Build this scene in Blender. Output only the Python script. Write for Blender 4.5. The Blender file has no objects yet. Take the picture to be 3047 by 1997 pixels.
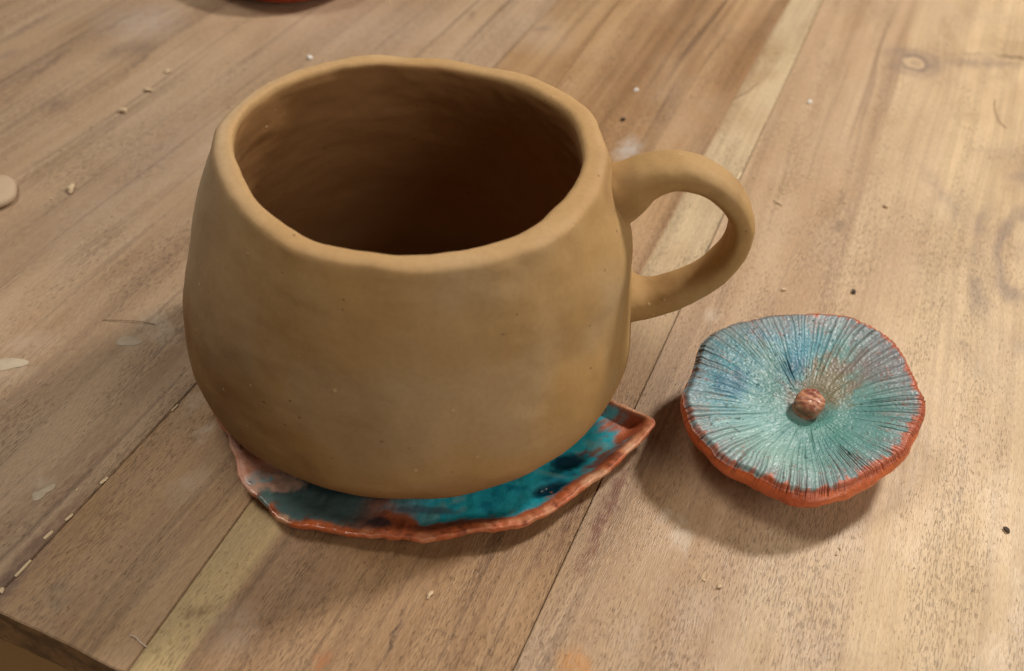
import bpy, bmesh, math, random
import numpy as np
from mathutils import Matrix, Vector

random.seed(7)
sc = bpy.context.scene
COL = sc.collection

# ------------------------------------------------------------------ camera
CAM = np.array([0.0, 0.0, 0.185])
R = np.array([[0.92031173, -0.30041281, 0.25055632],      # rows: world axes seen from the camera
              [0.38700411, 0.60579991, -0.69515055],
              [0.05704513, 0.73672153, 0.67378576]])
cam_data = bpy.data.cameras.new('camera')
cam = bpy.data.objects.new('camera', cam_data)
COL.objects.link(cam)
cam_data.sensor_width = 36.0
cam_data.lens = 36.0 * 3050.0 / 3047.0
cam_data.clip_start = 0.01
cam_data.clip_end = 50.0
cam_data.dof.use_dof = True
cam_data.dof.focus_distance = 0.235
cam_data.dof.aperture_fstop = 16.0
M4 = Matrix.Identity(4)
for i in range(3):
    for j in range(3):
        M4[i][j] = R[i, j]
    M4[i][3] = CAM[i]
cam.matrix_world = M4
sc.camera = cam

# ------------------------------------------------------------------ light
world = bpy.data.worlds.new('World')
sc.world = world
world.use_nodes = True
bg = world.node_tree.nodes['Background']
bg.inputs[0].default_value = (1.0, 0.88, 0.74, 1)
bg.inputs[1].default_value = 0.07


def area(name, loc, target, size, power, color):
    l = bpy.data.lights.new(name, 'AREA')
    l.shape = 'DISK'
    l.size = size
    l.energy = power
    l.color = color
    o = bpy.data.objects.new(name, l)
    COL.objects.link(o)
    o.location = loc
    d = Vector(target) - Vector(loc)
    o.rotation_euler = d.to_track_quat('-Z', 'Y').to_euler()
    return o


area('key_lamp', (0.23, 0.66, 0.62), (-0.01, 0.18, 0.0), 0.11, 5.5, (1.0, 0.94, 0.86))
area('room_lamp', (0.66, -0.08, 0.44), (-0.06, 0.18, 0.03), 0.50, 2.9, (1.0, 0.92, 0.80))
area('ceiling_lamp', (-0.50, 0.16, 1.0), (-0.10, 0.2, 0.0), 0.36, 4.4, (1.0, 0.93, 0.84))

sc.cycles.adaptive_threshold = 0.02
sc.cycles.max_bounces = 4
sc.cycles.diffuse_bounces = 3
sc.cycles.glossy_bounces = 2

sc.view_settings.view_transform = 'Standard'
sc.view_settings.look = 'None'
sc.view_settings.exposure = 0.0
sc.view_settings.gamma = 1.0
sc.view_settings.use_curve_mapping = False

# ------------------------------------------------------------------ helpers
SRC = np.array([3047 / 2.0, 1997 / 2.0])
F = 3050.0


def at(px, py, z=0.0):
    """point at height z seen at photograph pixel (px, py)"""
    d = R @ np.array([px - SRC[0], -(py - SRC[1]), -F])
    return CAM + d * ((z - CAM[2]) / d[2])


def _hash(ix, iy, iz, seed):
    h = (ix.astype(np.int64) * 374761393 + iy.astype(np.int64) * 668265263
         + iz.astype(np.int64) * 2147483647 + seed * 1274126177) & 0xFFFFFFFF
    h = ((h ^ (h >> 13)) * 1274126177) & 0xFFFFFFFF
    h = ((h ^ (h >> 16)) * 2246822519) & 0xFFFFFFFF
    return ((h ^ (h >> 15)) & 0xFFFFFF) / float(0xFFFFFF)


def vnoise(P, seed=0):
    P = np.asarray(P, float)
    f = np.floor(P)
    i = f.astype(np.int64)
    t = P - f
    t = t * t * t * (t * (t * 6 - 15) + 10)
    out = 0
    for dx in (0, 1):
        for dy in (0, 1):
            for dz in (0, 1):
                w = (t[:, 0] if dx else 1 - t[:, 0]) * (t[:, 1] if dy else 1 - t[:, 1]) * (t[:, 2] if dz else 1 - t[:, 2])
                out = out + w * _hash(i[:, 0] + dx, i[:, 1] + dy, i[:, 2] + dz, seed)
    return out * 2 - 1


def fbm(P, scale, octaves=4, seed=0, rough=0.5):
    P = np.asarray(P, float) * scale
    a, s, tot = 1.0, 0.0, 0.0
    for k in range(octaves):
        s = s + a * vnoise(P + 17.3 * k, seed + k)
        tot += a
        a *= rough
        P = P * 2.03
    return s / tot


def smooth(a, b, x):
    t = np.clip((x - a) / (b - a), 0, 1)
    return t * t * (3 - 2 * t)


def periodic(table, theta_deg):
    """periodic smooth interpolation through (degree, value) pairs"""
    t = sorted(table)
    a = np.array([p[0] for p in t], float)
    v = np.array([p[1] for p in t], float)
    n = 720
    g = np.arange(n) * 360.0 / n - 180.0
    y = np.interp(g, a, v, period=360)
    k = np.exp(-0.5 * (np.arange(-24, 25) / 8.0) ** 2)
    k /= k.sum()
    y = np.convolve(np.concatenate([y[-24:], y, y[:24]]), k, 'valid')
    return np.interp((np.asarray(theta_deg) + 180) % 360 - 180, g, y, period=360)


def catmull(pts, n):
    pts = np.asarray(pts, float)
    d = np.concatenate([[0], np.cumsum(np.linalg.norm(np.diff(pts, axis=0), axis=1) ** 0.5)])
    s = np.linspace(0, d[-1], n)
    P = np.vstack([2 * pts[0] - pts[1], pts, 2 * pts[-1] - pts[-2]])
    out = np.zeros((n, pts.shape[1]))
    for k, u in enumerate(s):
        i = min(max(np.searchsorted(d, u, 'right') - 1, 0), len(pts) - 2)
        t = (u - d[i]) / (d[i + 1] - d[i])
        p0, p1, p2, p3 = P[i:i + 4]
        out[k] = 0.5 * ((2 * p1) + (-p0 + p2) * t + (2 * p0 - 5 * p1 + 4 * p2 - p3) * t * t
                        + (-p0 + 3 * p1 - 3 * p2 + p3) * t ** 3)
    return out


def grid_faces(rows, cols, wrap=True, flip=False):
    r = np.arange(rows - 1)[:, None]
    c = np.arange(cols if wrap else cols - 1)[None, :]
    a = r * cols + c
    b = r * cols + (c + 1) % cols
    f = np.stack([a, b, b + cols, a + cols], -1).reshape(-1, 4)
    return f[:, ::-1] if flip else f


def mesh_obj(name, verts, faces, mat, parent=None, colors=None, smooth_shade=True, origin=None):
    verts = np.asarray(verts, float)
    if origin is not None:
        verts = verts - np.asarray(origin)
    me = bpy.data.meshes.new(name)
    me.from_pydata(verts.tolist(), [], [list(map(int, f)) for f in faces])
    me.update()
    if smooth_shade:
        me.polygons.foreach_set('use_smooth', [True] * len(me.polygons))
    if colors is not None:
        at_ = me.color_attributes.new('tint', 'FLOAT_COLOR', 'POINT')
        c = np.ones((len(verts), 4))
        c[:, :colors.shape[1]] = colors
        at_.data.foreach_set('color', c.ravel())
    if mat:
        me.materials.append(mat)
    o = bpy.data.objects.new(name, me)
    COL.objects.link(o)
    if origin is not None and parent is None:
        o.location = origin
    if parent:
        o.parent = parent
    return o


def thing(name, label, cat, loc=(0, 0, 0), group=None):
    o = bpy.data.objects.new(name, None)
    COL.objects.link(o)
    o.location = loc
    o.empty_display_size = 0.02
    return tag(o, label, cat, group)


def tag(o, label, cat, group=None):
    o['label'] = label
    o['category'] = cat
    if group:
        o['group'] = group
    return o


def srgb(r, g, b):
    def f(c):
        c /= 255.0
        return c / 12.92 if c <= 0.04045 else ((c + 0.055) / 1.055) ** 2.4
    return np.array([f(r), f(g), f(b)])


# ---- small node language
class N:
    flat = False

    def __init__(self, name):
        self.m = bpy.data.materials.new(name)
        self.m.use_nodes = True
        self.t = self.m.node_tree
        self.b = self.t.nodes['Principled BSDF']
        self.coord = self.t.nodes.new('ShaderNodeTexCoord').outputs['Object']

    def link(self, a, sock):
        if isinstance(a, (int, float)):
            sock.default_value = a
        elif isinstance(a, (tuple, list, np.ndarray)):
            a = tuple(float(x) for x in a)
            sock.default_value = a if len(a) == len(sock.default_value) else a + (1.0,)
        else:
            self.t.links.new(a, sock)

    def map(self, v, loc=(0, 0, 0), rot=(0, 0, 0), scale=(1, 1, 1), kind='POINT'):
        n = self.t.nodes.new('ShaderNodeMapping')
        n.vector_type = kind
        self.link(v, n.inputs['Vector'])
        n.inputs['Location'].default_value = loc
        n.inputs['Rotation'].default_value = rot
        n.inputs['Scale'].default_value = scale
        return n.outputs[0]

    def noise(self, v, scale=1.0, detail=2.0, rough=0.5, dist=0.0, color=False):
        n = self.t.nodes.new('ShaderNodeTexNoise')
        n.noise_dimensions = '2D' if self.flat else '3D'
        self.link(v, n.inputs['Vector'])
        n.inputs['Scale'].default_value = scale
        n.inputs['Detail'].default_value = detail
        n.inputs['Roughness'].default_value = rough
        n.inputs['Distortion'].default_value = dist
        return n.outputs['Color' if color else 'Fac']

    def voronoi(self, v, scale=1.0, feature='F1', rnd=1.0):
        n = self.t.nodes.new('ShaderNodeTexVoronoi')
        n.feature = feature
        self.link(v, n.inputs['Vector'])
        n.inputs['Scale'].default_value = scale
        n.inputs['Randomness'].default_value = rnd
        return n.outputs['Distance']

    def math(self, op, a, b=0.0, c=0.0):
        n = self.t.nodes.new('ShaderNodeMath')
        n.operation = op
        for k, x in enumerate((a, b, c)):
            self.link(x, n.inputs[k])
        return n.outputs[0]

    def vmath(self, op, a, b=(0, 0, 0)):
        n = self.t.nodes.new('ShaderNodeVectorMath')
        n.operation = op
        self.link(a, n.inputs[0])
        if op == 'SCALE':
            self.link(b, n.inputs['Scale'])
        else:
            self.link(b, n.inputs[1])
        return n.outputs['Value' if op in ('LENGTH', 'DISTANCE', 'DOT_PRODUCT') else 'Vector']

    def ramp(self, x, a, b, lo=0.0, hi=1.0, kind='SMOOTHSTEP'):
        n = self.t.nodes.new('ShaderNodeMapRange')
        n.interpolation_type = kind
        self.link(x, n.inputs['Value'])
        for k, v in zip(('From Min', 'From Max', 'To Min', 'To Max'), (a, b, lo, hi)):
            self.link(v, n.inputs[k])
        return n.outputs['Result']

    def mix(self, f, a, b, mode='MIX'):
        n = self.t.nodes.new('ShaderNodeMix')
        n.data_type = 'RGBA'
        n.blend_type = mode
        self.link(f, n.inputs[0])
        self.link(a, n.inputs[6])
        self.link(b, n.inputs[7])
        return n.outputs[2]

    def sep(self, v):
        n = self.t.nodes.new('ShaderNodeSeparateXYZ')
        self.link(v, n.inputs[0])
        return n.outputs

    def comb(self, x, y, z):
        n = self.t.nodes.new('ShaderNodeCombineXYZ')
        for k, v in enumerate((x, y, z)):
            self.link(v, n.inputs[k])
        return n.outputs[0]

    def attr(self, name='tint'):
        n = self.t.nodes.new('ShaderNodeVertexColor')
        n.layer_name = name
        return n.outputs

    def bump(self, h, dist, strength=1.0, normal=None):
        n = self.t.nodes.new('ShaderNodeBump')
        n.inputs['Distance'].default_value = dist
        n.inputs['Strength'].default_value = strength
        self.link(h, n.inputs['Height'])
        if normal is not None:
            self.link(normal, n.inputs['Normal'])
        return n.outputs[0]

    def out(self, color=None, rough=None, normal=None, spec=None, coat=None, coat_rough=None):
        for k, v in (('Base Color', color), ('Roughness', rough), ('Normal', normal), ('Specular IOR Level', spec),
                     ('Coat Weight', coat), ('Coat Roughness', coat_rough)):
            if v is not None:
                self.link(v, self.b.inputs[k])
        return self.m


# ------------------------------------------------------------------ wood
# stains with a shape of their own on the board: centre, half sizes along x and y (m), turn (deg), colour, strength, softness
CLAY = srgb(205, 192, 176)
PALE = srgb(196, 178, 160)


def stain_px(px, py, rx, ry, rot, col, k, soft=0.1):
    p = at(px, py)
    return (p[0], p[1], rx, ry, rot, col, k, soft)


STAINS = [
    stain_px(470, 975, .0046, .0085, 60, CLAY, .62), stain_px(395, 1010, .0045, .004, 0, PALE, .5),
    stain_px(585, 1190, .0028, .0075, -8, PALE, .55), stain_px(605, 1290, .0022, .004, 0, CLAY, .5),
    stain_px(80, 1020, .009, .006, 30, PALE, .45), stain_px(30, 1110, .008, .006, 0, PALE, .4),
    stain_px(2030, 1600, .0022, .0065, 18, CLAY, .75), stain_px(1975, 1540, .0018, .003, 0, CLAY, .5),
    stain_px(2060, 1800, .005, .006, 20, PALE, .35), stain_px(1880, 1900, .004, .008, 10, PALE, .35),
    stain_px(700, 1880, .006, .008, 20, PALE, .38), stain_px(560, 1440, .004, .007, 0, PALE, .45),
    stain_px(1870, 445, .005, .010, 0, srgb(186, 182, 180), .7), stain_px(1600, 90, .016, .02, 40, PALE, .35),
    stain_px(1050, 90, .04, .03, 40, srgb(190, 172, 158), .4), stain_px(560, 420, .035, .03, 0, srgb(185, 166, 152), .35),
    stain_px(350, 620, .02, .03, 0, srgb(190, 172, 158), .3), stain_px(2120, 940, .003, .004, 0, CLAY, .55),
    stain_px(420, 60, .02, .02, 30, srgb(186, 178, 178), .4), stain_px(120, 1440, .004, .003, 0, CLAY, .4),
    stain_px(1800, 1530, .0020, .0200, 0, srgb(112, 62, 42), .75, .35), stain_px(1690, 1560, .0012, .012, 0, srgb(104, 66, 44), .6, .35),
    stain_px(1715, 1975, .0042, .0035, 0, srgb(196, 140, 78), .7, .3), stain_px(955, 1965, .0016, .003, 0, srgb(176, 108, 62), .7),
    stain_px(1610, 1650, .0012, .010, 0, srgb(110, 74, 50), .6), stain_px(2140, 1300, .0015, .0015, 0, PALE, 0.0),
    stain_px(600, 1810, .0040, .0022, 30, srgb(120, 88, 58), .7), stain_px(560, 1830, .0022, .003, -20, srgb(110, 80, 54), .6),
    stain_px(1010, 1150, .05, .03, 0, PALE, 0.0), stain_px(165, 1770, .004, .004, 0, srgb(120, 108, 92), .5),
    stain_px(360, 150, .006, .012, -10, srgb(120, 104, 92), .5), stain_px(170, 310, .006, .006, 0, srgb(120, 100, 92), .5),
    stain_px(250, 1400, .0022, .016, 0, srgb(118, 84, 64), .55), stain_px(130, 1600, .0022, .016, 0, srgb(112, 82, 66), .65),
    stain_px(30, 1730, .003, .012, 0, srgb(96, 72, 66), .7),
    stain_px(2910, 1520, .004, .02, 0, srgb(226, 200, 160), .35), stain_px(2450, 1650, .02, .012, 10, PALE, .15),
]
def stain_line(x0, y0, x1, y1, wid, col, k, soft=0.1):
    a, b = at(x0, y0), at(x1, y1)
    d = b - a
    m = (a + b) / 2
    return (m[0], m[1], np.hypot(d[0], d[1]) / 2, wid, math.degrees(math.atan2(d[1], d[0])), col, k, soft)


STAINS += [
    stain_line(2780, 182, 3060, 192, .006, srgb(132, 116, 108), .6), stain_line(2960, 165, 3090, 176, .0016, srgb(74, 56, 46), .9),
    stain_line(2800, 160, 2990, 162, .0012, srgb(120, 102, 92), .5),
    stain_line(2850, 640, 2730, 480, .004, srgb(150, 132, 122), .4), stain_line(2480, 640, 2520, 560, .0008, srgb(110, 90, 74), .6),
    stain_line(2490, 640, 2500, 700, .0028, srgb(132, 112, 96), .6), stain_line(2480, 700, 2440, 980, .0008, srgb(140, 118, 98), .5),
    stain_line(1216, 1792, 1140, 1971, .0006, srgb(64, 46, 34), .9), stain_line(1100, 1560, 800, 1997, .0025, srgb(110, 84, 62), .35),
    stain_line(380, 182, 470, 110, .0050, srgb(120, 106, 96), .5), stain_line(60, 260, 210, 140, .0016, srgb(110, 94, 86), .65),
    stain_line(20, 120, 160, 30, .0026, srgb(130, 110, 104), .6), stain_line(0, 180, 60, 140, .003, srgb(126, 106, 104), .6),
    stain_line(250, 120, 440, 20, .0014, srgb(116, 100, 88), .5), stain_line(340, 245, 480, 130, .0014, srgb(110, 94, 86), .55),
    stain_line(0, 320, 70, 262, .0014, srgb(112, 96, 88), .5), stain_line(430, 60, 560, 0, .002, srgb(140, 124, 110), .4),
    stain_line(1400, 30, 1410, 60, .002, srgb(120, 100, 88), .5), stain_line(1570, 90, 1650, 80, .0025, srgb(126, 108, 98), .6),
    stain_line(2102, 470, 2350, 0, .0016, srgb(150, 122, 98), .6),
]
# knots: centre and size
K1 = at(2715, 186)
K2 = at(3050, 765)


def wood(name, light, mid, dark, seed, warm=0.0, sap=None, knots=(), contrast=1.0):
    n = N(name)
    n.flat = True
    P = n.coord
    w = n.noise(n.map(P, loc=(seed, seed * .7, 0), scale=(14, 4, 0)), 1.0, 2.0, .5, color=True)
    w = n.vmath('SUBTRACT', w, (.5, .5, .5))
    Pw = n.vmath('ADD', P, n.vmath('MULTIPLY', w, (.011, .02, 0)))
    # grain flows round the knots
    rings = None
    for (k, rad, amp) in knots:
        d = n.vmath('LENGTH', n.map(Pw, loc=(k[0], k[1], 0), scale=(rad, rad * 2.2, 1), kind='TEXTURE'))
        g = n.math('EXPONENT', n.math('MULTIPLY', n.math('MULTIPLY', d, d), -1.0))
        x = n.sep(n.vmath('SUBTRACT', Pw, (k[0], k[1], 0)))[0]
        sx = n.ramp(x, -rad, rad, -amp, amp, 'LINEAR')
        push = n.math('MULTIPLY', g, n.math('MULTIPLY', sx, -1.0))
        Pw = n.vmath('ADD', Pw, n.comb(push, 0, 0))
    fine = n.noise(n.map(Pw, loc=(seed * 3, seed, 0), scale=(900, 15, 0)), 1.0, 3.0, .6)
    med = n.noise(n.map(Pw, loc=(seed * 2, seed, 0), scale=(260, 5, 0)), 1.0, 3.0, .55)
    broad = n.noise(n.map(Pw, loc=(seed, seed * 5, 0), scale=(52, 3.2, 0)), 1.0, 2.0, .5)
    patch = n.noise(n.map(P, loc=(seed, seed * 2, 0), scale=(26, 18, 0)), 1.0, 3.0, .55)
    t = n.math('ADD', n.math('MULTIPLY', broad, .55), n.math('ADD', n.math('MULTIPLY', med, .30), n.math('MULTIPLY', fine, .15)))
    t = n.ramp(t, .5 - .16 / contrast, .5 + .16 / contrast)
    col = n.mix(t, mid, light)
    col = n.mix(n.ramp(med, .54, .74, 0, .6 * min(contrast, 1.2)), col, dark)
    streak = n.noise(n.map(Pw, loc=(seed * 6, seed, 0), scale=(130, 2.2, 0)), 1.0, 3.0, .65)
    col = n.mix(n.ramp(streak, .53, .68, 0, .5), col, dark * .5 + mid * .5)
    col = n.mix(n.ramp(streak, .32, .46, .35, 0), col, light)
    col = n.mix(n.ramp(fine, .58, .80, 0, .35), col, dark)
    # sapwood bands
    if sap:
        X = n.sep(n.vmath('ADD', P, n.vmath('MULTIPLY', w, (.004, 0, 0))))
        for (x0, x1, y0, y1, c, k) in sap:
            m = n.math('MULTIPLY', n.ramp(X[0], x0 - .0006, x0 + .0006), n.ramp(X[0], x1 - .0009, x1 + .0009, 1, 0))
            m = n.math('MULTIPLY', m, n.ramp(X[1], min(y0, y1), max(y0, y1), float(y0 > y1), float(y1 > y0)))
            c2 = n.mix(n.ramp(n.math('ADD', n.math('MULTIPLY', med, .5), n.math('MULTIPLY', fine, .5)), .36, .66), c * .8, c * 1.06)
            col = n.mix(n.math('MULTIPLY', m, k), col, c2)
    # weathering: grey and ochre clouds
    col = n.mix(n.ramp(patch, .50, .72, 0, .18), col, srgb(176, 158, 142))
    patch2 = n.noise(n.map(P, loc=(seed * 4, 3, 0), scale=(30, 11, 0)), 1.0, 3.0, .6)
    col = n.mix(n.ramp(patch2, .54, .74, 0, .36), col, srgb(158, 122, 78))
    cloud = n.noise(n.map(P, loc=(seed, 1, 0), rot=(0, 0, .3), scale=(17, 11, 0)), 1.0, 3.0, .6)
    col = n.mix(n.ramp(cloud, .48, .68, 0, .22), col, srgb(188, 164, 138))
    col = n.mix(n.ramp(cloud, .30, .48, .32, 0), col, mid * np.array([.84, .79, .72]))
    # pores: short dark dashes of two lengths, thicker in some places
    dens = n.noise(n.map(P, loc=(seed, 9, 0), scale=(75, 16, 0)), 1.0, 2.0, .55)
    p1 = n.noise(n.map(Pw, loc=(seed * 7, 1, 0), scale=(3000, 480, 0)), 1.0, 1.0, .5)
    p2 = n.noise(n.map(Pw, loc=(seed * 9, 4, 0), scale=(1900, 260, 0)), 1.0, 1.0, .5)
    micro = n.noise(n.map(Pw, loc=(seed * 5, 2, 0), scale=(3600, 420, 0)), 1.0, 1.0, .6)
    th = n.ramp(dens, .35, .65, .80, .61)
    m1 = n.ramp(n.math('SUBTRACT', p1, th), 0.0, .05)
    m2 = n.ramp(n.math('SUBTRACT', p2, n.math('ADD', th, .015)), 0.0, .06)
    pore = n.math('MAXIMUM', m1, n.math('MULTIPLY', m2, .8))
    col = n.mix(n.ramp(micro, .42, .72, 0, .22), col, dark)
    col = n.mix(n.ramp(micro, .30, .46, .22, 0), col, light * 1.12)
    col = n.mix(n.math('MULTIPLY', pore, .36), col, dark * .62)
    # knots: eye, dark rings, grey halo
    for (k, rad, amp) in knots:
        V = n.vmath('ADD', P, n.vmath('MULTIPLY', w, (.010, .014, 0)))
        V = n.vmath('ADD', V, n.vmath('MULTIPLY', n.vmath('SUBTRACT', n.noise(n.map(P, scale=(160, 90, 0)), 1.0, 2.0, .5, color=True), (.5, .5, .5)), (.004, .005, 0)))
        d = n.vmath('LENGTH', n.map(V, loc=(k[0], k[1], 0), scale=(rad * (.8 if rad > .015 else 1), rad * (2.2 if rad > .015 else 1.2), 1), kind='TEXTURE'))
        big = rad > .015
        ring = n.math('ADD', n.math('MULTIPLY', n.math('SINE', n.math('ADD', n.math('MULTIPLY', d, 13.0), n.math('MULTIPLY', med, 3.0))), .5), .5)
        halo = n.math('MULTIPLY', n.ramp(d, .30, .48), n.ramp(d, .55, 2.0 if big else 1.35, 1.0, 0.0))
        side = n.ramp(n.noise(n.map(P, loc=(seed, 3, 0), scale=(45, 35, 0)), 1.0, 1.0), .38, .60, .25, 1.0)
        halo = n.math('MULTIPLY', halo, side)
        col = n.mix(n.math('MULTIPLY', halo, n.math('ADD', .12 if big else .45, n.math('MULTIPLY', ring, .48 if big else .4))), col, srgb(128, 112, 104))
        eye = n.math('MULTIPLY', n.ramp(d, .22, .34), n.ramp(d, .34, .46, 1.0, 0.0))
        col = n.mix(n.math('MULTIPLY', eye, 0.0 if big else .22), col, srgb(200, 180, 160))
        col = n.mix(n.ramp(d, .12, .28, .15 if big else .45, 0), col, srgb(150, 130, 116))
    # stains, smears of dry clay
    blot = n.noise(n.map(P, loc=(2, 5, 0), scale=(420, 260, 0)), 1.0, 4.0, .62)
    wp = n.noise(n.map(P, scale=(240, 160, 0)), 1.0, 3.0, .6, color=True)
    Ps = n.vmath('ADD', P, n.vmath('MULTIPLY', n.vmath('SUBTRACT', wp, (.5, .5, .5)), (.005, .007, 0)))
    xs = sap_range[name]
    for (x, y, rx, ry, rot, c, k, soft) in STAINS:
        if k <= 0 or x + rx * 2.5 + ry < xs[0] or x - rx * 2.5 - ry > xs[1]:
            continue
        d = n.vmath('LENGTH', n.map(Ps, loc=(x, y, 0), rot=(0, 0, math.radians(rot)), scale=(rx, ry, 1), kind='TEXTURE'))
        m = n.math('MULTIPLY', n.ramp(d, soft, 1.25, k, 0.0), n.ramp(blot, .30, .58, .35, 1.0))
        col = n.mix(m, col, c)
    h = n.math('SUBTRACT', n.math('MULTIPLY', micro, .5), n.math('MULTIPLY', m1, .8))
    col = n.mix(1.0, col, (.945, .895, .83), 'MULTIPLY')
    rough = n.ramp(n.noise(n.map(P, scale=(70, 30, 0)), 1.0, 3.0, .6), .3, .7, .42, .60)
    return n.out(col, rough, n.bump(h, .00022, .8), spec=.42)


EDGE = 0.0692            # front edge of the table
FAR = 0.90
XA, XB0, XB1, XD = -0.1325, -0.0985, -0.1085, -0.0306
sap_range = {'wood_plank_far': (-.6, XA), 'wood_plank_narrow': (XA, XB0), 'wood_plank_middle': (XB1, XD), 'wood_plank_broad': (XD, .3)}
SAPC = srgb(196, 172, 126)
mat_planks = [
    wood('wood_plank_far', srgb(188, 164, 138), srgb(166, 140, 114), srgb(108, 88, 74), 1.3, contrast=1.1),
    wood('wood_plank_narrow', srgb(186, 156, 120), srgb(160, 127, 92), srgb(104, 78, 56), 4.1),
    wood('wood_plank_middle', srgb(186, 154, 118), srgb(150, 117, 84), srgb(88, 63, 44), 7.7,
         sap=[(XB0 - .012, -.0900, .30, .18, srgb(206, 184, 134), .92), (-.0445, XD + .01, .17, .25, srgb(206, 188, 156), .9)], contrast=1.2),
    wood('wood_plank_broad', srgb(200, 174, 145), srgb(176, 148, 119), srgb(118, 94, 76), 11.9,
         sap=[(.008, .4, -.2, -.1, srgb(216, 192, 158), .6), (.030, .4, -.2, -.1, srgb(222, 198, 160), .5)], knots=((K1, .0105, .004), (K2, .021, .010))),
]

table = thing('wooden_table', 'worn brown plank table top with pale sapwood streaks under the mug', 'table', (0, 0, 0))


n = N('end_grain')
c = n.mix(n.ramp(n.noise(n.map(n.coord, scale=(120, 1, 160)), 1.0, 3.0, .6), .35, .65), srgb(92, 68, 50), srgb(142, 112, 84))
end_mat = n.out(n.mix(n.ramp(n.noise(n.map(n.coord, scale=(500, 1, 700)), 1.0, 2.0), .45, .7, 0, .6), c, srgb(70, 50, 36)), .65)


def plank(poly, thick, mat, dz=0.0):
    """a board: plan outline, eased edges, a slightly uneven top"""
    bm = bmesh.new()
    top = [bm.verts.new((x, y, 0)) for x, y in poly]
    bot = [bm.verts.new((x, y, -thick)) for x, y in poly]
    bm.faces.new(top)
    bm.faces.new(bot[::-1])
    for i in range(len(poly)):
        j = (i + 1) % len(poly)
        bm.faces.new((top[i], bot[i], bot[j], top[j]))
    bmesh.ops.recalc_face_normals(bm, faces=bm.faces)
    edges = [e for e in bm.edges if all(abs(v.co.z) < 1e-6 for v in e.verts)]
    bmesh.ops.bevel(bm, geom=edges, offset=.00022, segments=2, affect='EDGES')
    me = bpy.data.meshes.new('plank')
    bm.to_mesh(me)
    bm.free()
    me.materials.append(mat)
    me.materials.append(end_mat)
    for p in me.polygons:
        if p.normal.y < -.8:
            p.material_index = 1
    o = bpy.data.objects.new('plank', me)
    COL.objects.link(o)
    o.parent = table
    o.location.z = dz
    return o


def wavy(x0, y0, x1, y1, amp, seed, n=40):
    ys = np.linspace(y0, y1, n)
    xs = np.linspace(x0, x1, n) + amp * fbm(np.stack([ys, ys * 0, ys * 0], 1), 28, 3, seed)
    return list(zip(xs, ys))


g = .00006
T = .0125
eA = wavy(XA, EDGE, XA, FAR, .0003, 1)
eB = wavy(XB0, EDGE, XB0 - (XB0 - XB1) * (FAR - EDGE) / .31, FAR, .0003, 2)
eD = wavy(XD, EDGE, XD - .001, FAR, .0003, 3)


def edge(pts, d):
    return [(x + d, y) for x, y in pts]


def front(x0, x1, seed):
    xs = np.linspace(x0, x1, 24)[1:-1]
    return [(x, EDGE + .0006 * v) for x, v in zip(xs, fbm(np.stack([xs, xs * 0, xs * 0], 1), 60, 3, seed))]


plank([(-.60, FAR), (-.60, EDGE)] + front(-.6, XA, 5) + edge(eA, -g), T, mat_planks[0])
plank(edge(eA, g)[::-1] + front(XA, XB0, 6) + edge(eB, -g * 2), T, mat_planks[1], -.00015)
plank(edge(eB, g * 2)[::-1] + front(XB0, XD, 7) + edge(eD, -g * 2), T, mat_planks[2])
plank(edge(eD, g * 2)[::-1] + front(XD, .30, 8) + [(.30, EDGE), (.30, FAR)], T, mat_planks[3])

# floor below the table's edge
n = N('floor_tan')
c = n.mix(n.noise(n.map(n.coord, scale=(12, 12, 1)), 1.0, 3.0), srgb(224, 182, 124), srgb(238, 200, 144))
floor_mat = n.out(c, .7)
fl = mesh_obj('floor', [(-3, -3, -.35), (3, -3, -.35), (3, 3, -.35), (-3, 3, -.35)], [(0, 1, 2, 3)], floor_mat)
fl['kind'] = 'structure'

# pale splinters left in the joint between the two left planks
n = N('raw_splinter')
splinter_mat = n.out(n.mix(n.noise(n.map(n.coord, scale=(3000, 300, 1)), 1.0), srgb(206, 178, 136), srgb(236, 216, 180)), .6)


def splinter(px0, py0, px1, py1, wid):
    a, b = at(px0, py0), at(px1, py1)
    d = (b - a)[:2]
    L = np.hypot(*d)
    d /= L
    s = np.array([-d[1], d[0]])
    V = []
    wid *= .62
    prof = [(0, .7), (.1, .9), (.6, 1.0), (.93, .85), (1.0, .5)]
    for t, w in prof:
        c0 = a[:2] + d * L * t
        for k, z in ((-1, .0), (-.55, .0003), (.55, .00032), (1, .0)):
            p = c0 + s * wid * .5 * w * k
            V.append((p[0], p[1], z + .00004))
    mesh_obj('splinter', V, grid_faces(5, 4, wrap=False), splinter_mat, table)


for a in ((298, 1440, 321, 1422, .0011), (194, 1550, 217, 1531, .001), (130, 1605, 156, 1581, .0012), (45, 1717, 92, 1668, .0011),
          (0, 1766, 8, 1750, .0018), (510, 1225, 530, 1206, .0008), (226, 1462, 232, 1456, .0006), (2192, 535, 2206, 514, .0011)):
    splinter(*a)

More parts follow.
